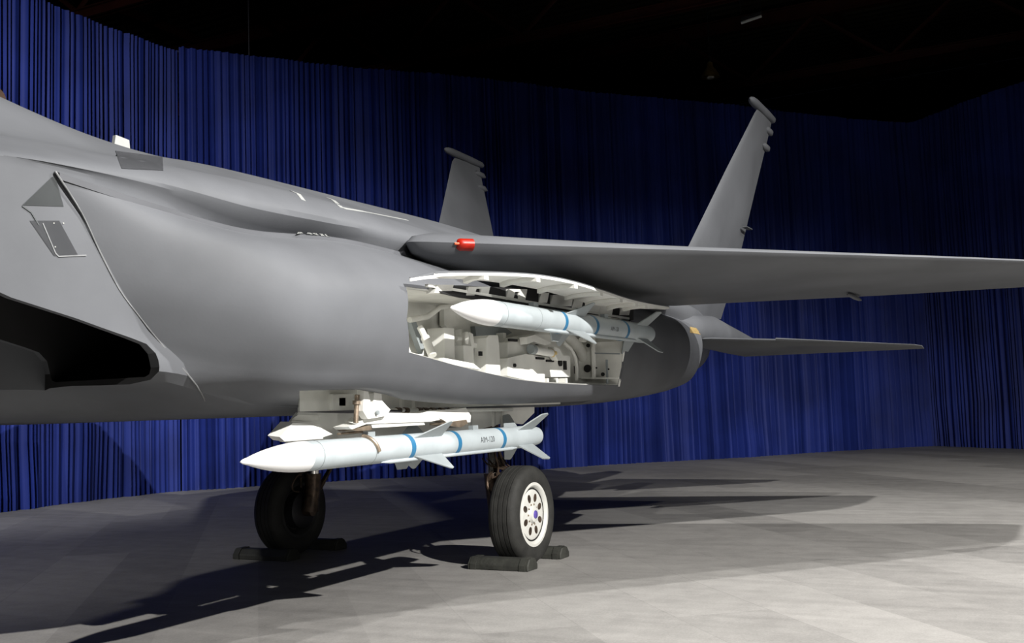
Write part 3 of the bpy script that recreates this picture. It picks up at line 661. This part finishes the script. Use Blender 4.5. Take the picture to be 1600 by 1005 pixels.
# --------------------------- stabilators, tail booms, nozzles
def stab(s):
    W = [(1.9, 3.75, 2.23, 6.35, 2.085, .13), (2.15, 3.80, 2.225, 6.35, 2.085, .13), (2.84, 4.50, 2.197, 6.33, 2.08, .10), (2.85, 4.18, 2.200, 6.33, 2.08, .10), (3.6, 4.98, 2.150, 6.32, 2.073, .06), (4.3, 5.75, 2.105, 6.30, 2.066, .03), (4.36, 6.0, 2.10, 6.28, 2.066, .015)]
    bm = bmesh.new(); loft(bm, [foil((a, s*y, za), (b, s*y, zb), t_, 10) for y, a, za, b, zb, t_ in W]); return obj('stabilizer', bm, 'grey', jet, 40)
stab(-1); stab(1)
for s in (-1, 1):
    keys = []
    for x, y, z, ry, rz in ((2.9, 1.85, 2.35, .1, .1), (3.6, 1.93, 2.36, .16, .17), (4.6, 1.88, 2.36, .22, .22), (5.6, 1.78, 2.34, .2, .2), (6.6, 1.72, 2.33, .17, .15), (7.4, 1.72, 2.33, .1, .08)):
        keys.append([Vector((x, s*(y+ry*math.cos(2*PI*k/24)), z+rz*math.sin(2*PI*k/24))) for k in range(24)])
    bm = bmesh.new(); loft(bm, keys); obj('tail_boom', bm, 'grey', jet, 50)
    bm = bmesh.new(); c = Vector((6.0, s*.62, 2.36)); lathe(bm, [(0, .50), (.5, .50), (1.2, .38), (1.2, .34), (.4, .40), (.4, 0)], c, (1, 0, 0), 30, False); obj('engine_nozzle', bm, 'nozzle', jet, 40)
    for k in range(15):
        a = 2*PI*k/15; bm = bmesh.new(); u = Vector((0, math.cos(a), math.sin(a))); v = Vector((0, -math.sin(a), math.cos(a)))
        pr = [c+Vector((.52, 0, 0))+u*.505+v*q for q in (-.1, .1)]+[c+Vector((1.25, 0, 0))+u*.39+v*q for q in (.07, -.07)]
        prism(bm, pr, u*.015); obj('nozzle_petal', bm, 'nozzle', jet)

# --------------------------- surface details placed on the skin
skin = bvh_of(fuse, cft)
def onto(px, py, lift=.004):
    hit = skin.ray_cast(CC, ray(px, py).normalized())
    return (hit[0]+hit[1]*lift*(1 if hit[1].dot(ray(px, py)) < 0 else -1), hit[1]) if hit[0] else (None, None)
def densify(pts, step):
    out = []
    for i in range(len(pts)-1):
        a = Vector(pts[i]); b = Vector(pts[i+1]); n = max(1, int((b-a).length/step))
        for k in range(n): out.append(a.lerp(b, k/n))
    out.append(Vector(pts[-1])); return out
def skin_line(name, pts, wdt, m_, parent=fuse, step=5, lift=.002):
    P = []; 
    for q in densify(pts, step):
        h, n = onto(q.x, q.y, 0)
        if h is not None: P.append((h, n))
    if len(P) < 2: return None
    bm = bmesh.new(); rows = []
    for i, (p, n) in enumerate(P):
        if n.dot(CC-p) < 0: n = -n
        d = (P[min(i+1, len(P)-1)][0]-P[max(0, i-1)][0]).normalized(); s_ = d.cross(n).normalized()*wdt/2
        rows.append([p-s_+n*lift, p+s_+n*lift, p+s_-n*.003, p-s_-n*.003])
    loft(bm, rows); return obj(name, bm, m_, parent)
def skin_patch(name, poly, m_, parent=fuse, lift=.0025, n=10):
    """quad patch (4 px corners) draped on the skin"""
    a, b, c, d = [Vector(p) for p in poly]; bm = bmesh.new(); G = []; H = []
    for i in range(n+1):
        r0 = []; r1 = []
        for j in range(n+1):
            q = a.lerp(b, j/n).lerp(d.lerp(c, j/n), i/n); h, nn = onto(q.x, q.y, 0)
            if h is None: return None
            if nn.dot(CC-h) < 0: nn = -nn
            r0.append(bm.verts.new(h+nn*lift))
        G.append(r0)
    for i in range(n):
        for j in range(n): bm.faces.new((G[i][j], G[i][j+1], G[i+1][j+1], G[i+1][j]))
    bmesh.ops.solidify(bm, geom=bm.faces[:], thickness=.002)
    return obj(name, bm, m_, parent, 40)
skin_line('walkway_line', [(456, 299), (466, 303), (474, 313)], .03, 'stripe')
skin_line('walkway_line', [(511, 309), (521, 313), (534, 325), (570, 331), (636, 344)], .035, 'stripe')
skin_patch('access_panel', ((46, 345), (92, 345), (122, 400), (84, 400)), 'grey_mid')
skin_line('panel_seam', [(66, 349), (86, 396), (91, 401), (134, 399)], .006, 'seal', lift=.005)
skin_line('panel_seam', [(60, 352), (48, 332), (34, 322)], .006, 'grey_dark', lift=.005)
skin_patch('dark_panel', ((80, 277), (86, 277), (99, 323), (34, 321)), 'grey_dark')
skin_patch('dark_panel', ((180, 236), (254, 246), (255, 267), (190, 264)), 'grey_mid')
for px in (463, 478, 487, 497, 505): skin_patch('stencil_mark', ((px, 370), (px+6, 369.5), (px+5, 372.5), (px-1, 373)), 'stripe', cft, lift=.03)
for px, py in ((82, 348), (97, 348), (84, 385)): skin_patch('fastener', ((px, py), (px+2, py), (px+2, py+2), (px, py+2)), 'white_shade', lift=.006, n=2)
skin_patch('yellow_tag', ((1078, 511), (1101, 515), (1101, 524), (1078, 520)), 'yellow')
# blade antenna on the spine
bm = bmesh.new(); a = at(178, 231, y=-.2); b = at(204, 233, y=-.2)
prism(bm, [at(177, 240, y=-.2), at(181, 211, y=-.2), at(183, 211.5, y=-.2), at(202, 219, y=-.2), at(204, 240, y=-.2)], (0, .03, 0))
tag(obj('blade_antenna', bm, 'stripe', jet), 'small pale blade antenna on the back')

# --------------------------- landing gear
def main_gear(s):
    c = Vector((0, s*1.375, .455)); out = s
    bm = bmesh.new()
    tube(bm, [(.0, s*1.05, 1.62), (.0, s*1.06, 1.16)], .085, 18)
    gs = obj('gear_strut', bm, 'grease' if s < 0 else 'brass', jet, 40)
    bm = bmesh.new(); tube(bm, [(0, s*1.06, 1.2), (0, s*1.07, .80)], .06, 18); obj('piston_rod', bm, 'chrome', gs, 40)
    bm = bmesh.new(); tube(bm, [(0, s*1.07, .84), (0, s*1.09, .60), (0, s*1.12, .455)], [.085, .08, .09], 14); tube(bm, [(0, s*1.08, .455), (0, s*1.5, .455)], .06, 14)
    obj('axle_fork', bm, 'grease', gs, 40)
    bm = bmesh.new(); tube(bm, [(.1, s*1.06, 1.1), (.27, s*1.06, .86), (.1, s*1.08, .66)], .028, 8); tube(bm, [(.1, s*1.0, 1.1), (.27, s*1.06, .86)], .022, 8)
    obj('torque_link', bm, 'grease', gs, 40)
    if s < 0: bm = bmesh.new(); tube(bm, [(0, s*1.05, 1.2), (-.7, s*1.05, 1.6)], .045, 10); tube(bm, [(0, s*1.05, 1.15), (.1, s*.7, 1.5)], .035, 10); obj('drag_brace', bm, 'grease', gs, 40)
    bm = bmesh.new(); pts = [Vector((-.09, s*1.12+0, .86)), Vector((-.2, s*1.13, .82)), Vector((-.25, s*1.15, .74)), Vector((-.22, s*1.16, .68)), Vector((-.14, s*1.15, .66))]
    tube(bm, catmull(pts, 4), .011, 6); tube(bm, catmull([Vector((-.05, s*1.15, 1.3)), Vector((-.12, s*1.17, 1.05)), Vector((-.08, s*1.18, .9)), Vector((-.1, s*1.15, .7))], 4), .012, 6)
    for k in range(5):
        tube(bm, catmull([Vector((-.06+.03*k, s*(1.0+.04*k), .98)), Vector((-.14+.05*k, s*(1.12+.02*k), .92)), Vector((.02+.03*k, s*1.2, .86)), Vector((.05-.05*k, s*1.14, .80))], 4), .008, 5)
    obj('brake_hose', bm, 'grease', gs, 60)
    bm = bmesh.new(); lathe(bm, [(-.19, .16), (-.17, .19), (-.06, .19), (-.05, .1)], c, (0, s, 0), 24); obj('brake_drum', bm, 'steel_dark', gs, 40)
    # tyre
    bm = bmesh.new(); prof = [(-.105, .275), (-.132, .30), (-.148, .345), (-.146, .39), (-.128, .43), (-.10, .450)]
    gro = []
    for gx in (-.07, -.025, .025, .07): gro += [(gx-.006, .4545), (gx-.004, .446), (gx+.004, .446), (gx+.006, .4545)]
    prof = prof+gro+[(-a, b) for a, b in reversed(prof)]
    rows = prof + [(.105, .245)]
    lathe(bm, prof, c, (0, 1, 0), 64, False)
    ty = obj('tyre', bm, 'tyre', gs, 50)
    # rim
    bm = bmesh.new(); lathe(bm, [(.118, .302), (.130, .298), (.132, .272), (.122, .258), (.104, .250), (.098, .238), (.106, .228), (.110, .195), (.110, .085), (.118, .078), (.135, .07), (.14, .05), (.14, .0)], c, (0, out, 0), 48, False)
    lathe(bm, [(-.12, .30), (-.12, .26), (-.06, .2), (-.06, .05)], c, (0, out, 0), 48, False)
    rim = obj('wheel_rim', bm, 'rim' if s < 0 else 'rim_dark', gs, 35)
    cut = []
    for k in range(8):
        a = 2*PI*(k+.5)/8; cc = c+Vector((math.cos(a)*.160, 0, math.sin(a)*.160)); bm = bmesh.new()
        u = Vector((math.cos(a), 0, math.sin(a))); v = Vector((-math.sin(a), 0, math.cos(a)))
        y_ = c.y+out*.1125
        ring = lambda sc, yy: [Vector((0, yy, 0))+Vector((cc.x, 0, cc.z))+u*math.cos(q)*.040*sc+v*math.sin(q)*.030*sc for q in [2*PI*j/14 for j in range(14)]]
        loft(bm, [ring(1, y_), ring(1, y_-out*.004)]); h = obj('rim_hole', bm, 'grease' if s < 0 else 'hole', rim)
    bm = bmesh.new(); lathe(bm, [(.098, .247), (.106, .247), (.106, .234), (.098, .234)], c, (0, out, 0), 48); obj('rim_groove', bm, 'hole', rim, 40)
    bm = bmesh.new(); lathe(bm, [(.139, .04), (.147, .036), (.15, .02), (.15, 0)], c, (0, out, 0), 20, False); obj('hub_cap', bm, 'purple' if s < 0 else 'rim_dark', rim, 40)
    for k in range(10):
        a = 2*PI*k/10; bm = bmesh.new(); lathe(bm, [(.107, .009), (.118, .008), (.118, 0)], c+Vector((math.cos(a)*.095, 0, math.sin(a)*.095)), (0, out, 0), 6, False); obj('rim_bolt', bm, 'brass' if s < 0 else 'rim_dark', rim)
    return gs
main_gear(-1); main_gear(1)
# nose gear (ahead of the frame, it casts its shadow)
bm = bmesh.new(); tube(bm, [(-5.42-1.0, 0, 1.6), (-5.5-1.0, 0, .4)], .06, 12); ng = obj('gear_strut', bm, 'white_shade', jet, 40)
bm = bmesh.new(); lathe(bm, [(-.07, .12), (-.09, .18), (-.06, .27), (0, .28), (.06, .27), (.09, .18), (.07, .12)], (-6.5, .0, .28), (0, 1, 0), 32, True); obj('tyre', bm, 'tyre', ng, 50)
# ------------------------------------------------------------------ missiles
def missile(tip, label):
    L_ = 3.66; r = .089; T = Vector(tip)
    t = empty('missile', tuple(T), label, 'missile', 'grey missiles with white noses and blue bands carried by the jet')
    prof = [(0, .004), (.02, .014)]+[(.53*u, r*(math.sin(PI*u/2)**.78)) for u in (.1, .2, .32, .45, .6, .75, .88)]+[(.53, r)]
    bm = bmesh.new(); lathe(bm, prof, T, (1, 0, 0), 36); tag(obj('nose_cone', bm, 'missile_nose', t, 40), 'white nose cone')
    bm = bmesh.new(); lathe(bm, [(.53, r-.001), (1.85, r), (1.86, r-.001), (1.87, r), (3.40, r), (3.50, r-.003), (3.59, r-.014), (3.59, r-.03), (3.5, r-.04)], T, (1, 0, 0), 36); body = obj('body_tube', bm, 'missile', t, 30)
    for u in (1.58, 2.19, 2.88):
        bm = bmesh.new(); lathe(bm, [(u-.025, r-.002), (u-.025, r+.0012), (u+.025, r+.0012), (u+.025, r-.002)], T, (1, 0, 0), 36); tag(obj('band', bm, 'blue_band', t, 40), 'blue band')
    for u in (.62, 1.15):
        bm = bmesh.new(); lathe(bm, [(u-.003, r-.002), (u-.003, r+.0008), (u+.003, r+.0008), (u+.003, r-.002)], T, (1, 0, 0), 36); obj('joint_ring', bm, 'fin', t, 40)
    for k in range(4):
        a = PI/4+k*PI/2; u = Vector((0, math.cos(a), math.sin(a))); v = Vector((0, -math.sin(a), math.cos(a)))
        bm = bmesh.new(); pr = [T+Vector((x, 0, 0))+u*h-v*.004 for x, h in ((1.60, r-.01), (1.92, r+.135), (1.95, r+.142), (1.97, r+.135), (1.97, r-.01))]
        prism(bm, pr, v*.008); obj('wing_fin', bm, 'fin', t)
        bm = bmesh.new(); pr = [T+Vector((x, 0, 0))+u*h-v*.005 for x, h in ((3.14, r-.01), (3.17, r+.02), (3.36, r+.165), (3.46, r+.175), (3.48, r+.165), (3.40, r-.01))]
        prism(bm, pr, v*.01); obj('steering_fin', bm, 'fin', t)
    u = Vector((0, -math.sin(.55), -math.cos(.55)))
    bm = bmesh.new(); tube(bm, [T+u*(r+.004)+Vector((x, 0, 0)) for x in (1.25, 1.35, 3.05, 3.15)], [.003, .014, .014, .004], 10); obj('conduit', bm, 'missile', t, 50)
    bm = bmesh.new(); u = Vector((0, math.sin(.2), -math.cos(.2))); prism(bm, [T+Vector((x, 0, 0))+u*h for x, h in ((1.50, r-.01), (1.56, r+.06), (1.66, r+.06), (1.74, r-.01))], (0, .01, 0)); obj('umbilical_fairing', bm, 'fin', t)
    for x in (1.15, 2.5):
        bm = bmesh.new(); box(bm, (T.x+x, T.y-.02, T.z+r-.004), (T.x+x+.08, T.y+.02, T.z+r+.03)); obj('hanger_lug', bm, 'fin', t)
    return t, T
T1 = (-4.5228, -2.0008, 1.2146); T2 = (-3.2119, -2.5609, 2.0979)
t1, _ = missile(T1, 'lower grey missile with white nose hanging under the belly, above the tyres')
t2, _ = missile(T2, 'upper grey missile with white nose held before the open side bay')
# lettering on the lower missile
def text_on(parent, T, s, x0, size, ang=.42):
    cu = bpy.data.curves.new('lettering', 'FONT'); cu.body = s; cu.size = size; cu.align_x = 'CENTER'
    tmp = bpy.data.objects.new('tmp', cu); COL.objects.link(tmp); bpy.context.view_layer.update()
    me = bpy.data.meshes.new_from_object(tmp.evaluated_get(bpy.context.evaluated_depsgraph_get()))
    bpy.data.objects.remove(tmp)
    bm = bmesh.new(); bm.from_mesh(me); bmesh.ops.subdivide_edges(bm, edges=bm.edges[:], cuts=1)
    for v in bm.verts:
        phi = PI + ang*0 + 0; a = -v.co.y/.09 + ang
        # angle measured up from the port horizontal
        v.co = Vector((T[0]+x0+v.co.x, T[1]-.0898*math.cos(-a), T[2]+.0898*math.sin(-a)))
    o = obj('lettering', bm, 'ink', parent); o.data.name = 'lettering'
text_on(t1, T1, 'AIM-120', 2.60, .062, .12)
text_on(t2, T2, 'AIM-120', 2.55, .05, .3)
# rail between side bay and upper missile
bm = bmesh.new(); box(bm, (-1.9, -2.50, 2.07), (-.6, -2.44, 2.14), .01); box(bm, (-1.6, -2.47, 2.08), (-1.5, -2.2, 2.13)); box(bm, (-.9, -2.47, 2.08), (-.8, -2.2, 2.13)); obj('missile_rail', bm, 'white_shade', bay)

# ------------------------------------------------------------------ wheel chocks
def chock(c, yl, label, a=0):
    t = empty('wheel_chock', (*c, 0), label, 'chock', 'black chocks against the main wheels')
    bm = bmesh.new(); w_ = .1; hh = .105
    prof = [(-w_, 0), (-w_, .05), (-w_*.55, hh), (w_*.55, hh), (w_, .05), (w_, 0)]
    prism(bm, [Vector((c[0]+x, c[1]-yl/2, z)) for x, z in prof], (0, yl, 0))
    es = [e for e in bm.edges]; bmesh.ops.bevel(bm, geom=es, offset=.008, segments=1, affect='EDGES')
    o = obj('chock_block', bm, 'chock', t)
    for y in (c[1]-yl/2+.06, c[1]+yl/2-.06):
        bm = bmesh.new(); prism(bm, [Vector((c[0]+x*1.06, y-.03, z*1.06)) for x, z in prof], (0, .06, 0)); obj('end_cap', bm, 'chock', t)
chock((-.36, -1.34), .62, 'black chock in front of the white-rimmed wheel')
chock((.40, -1.42), .40, 'short black chock behind the white-rimmed wheel')
chock((-.42, 1.36), .72, 'black chock in shadow in front of the far dark wheel')
chock((.40, 1.38), .72, 'black chock in shadow behind the far dark wheel')
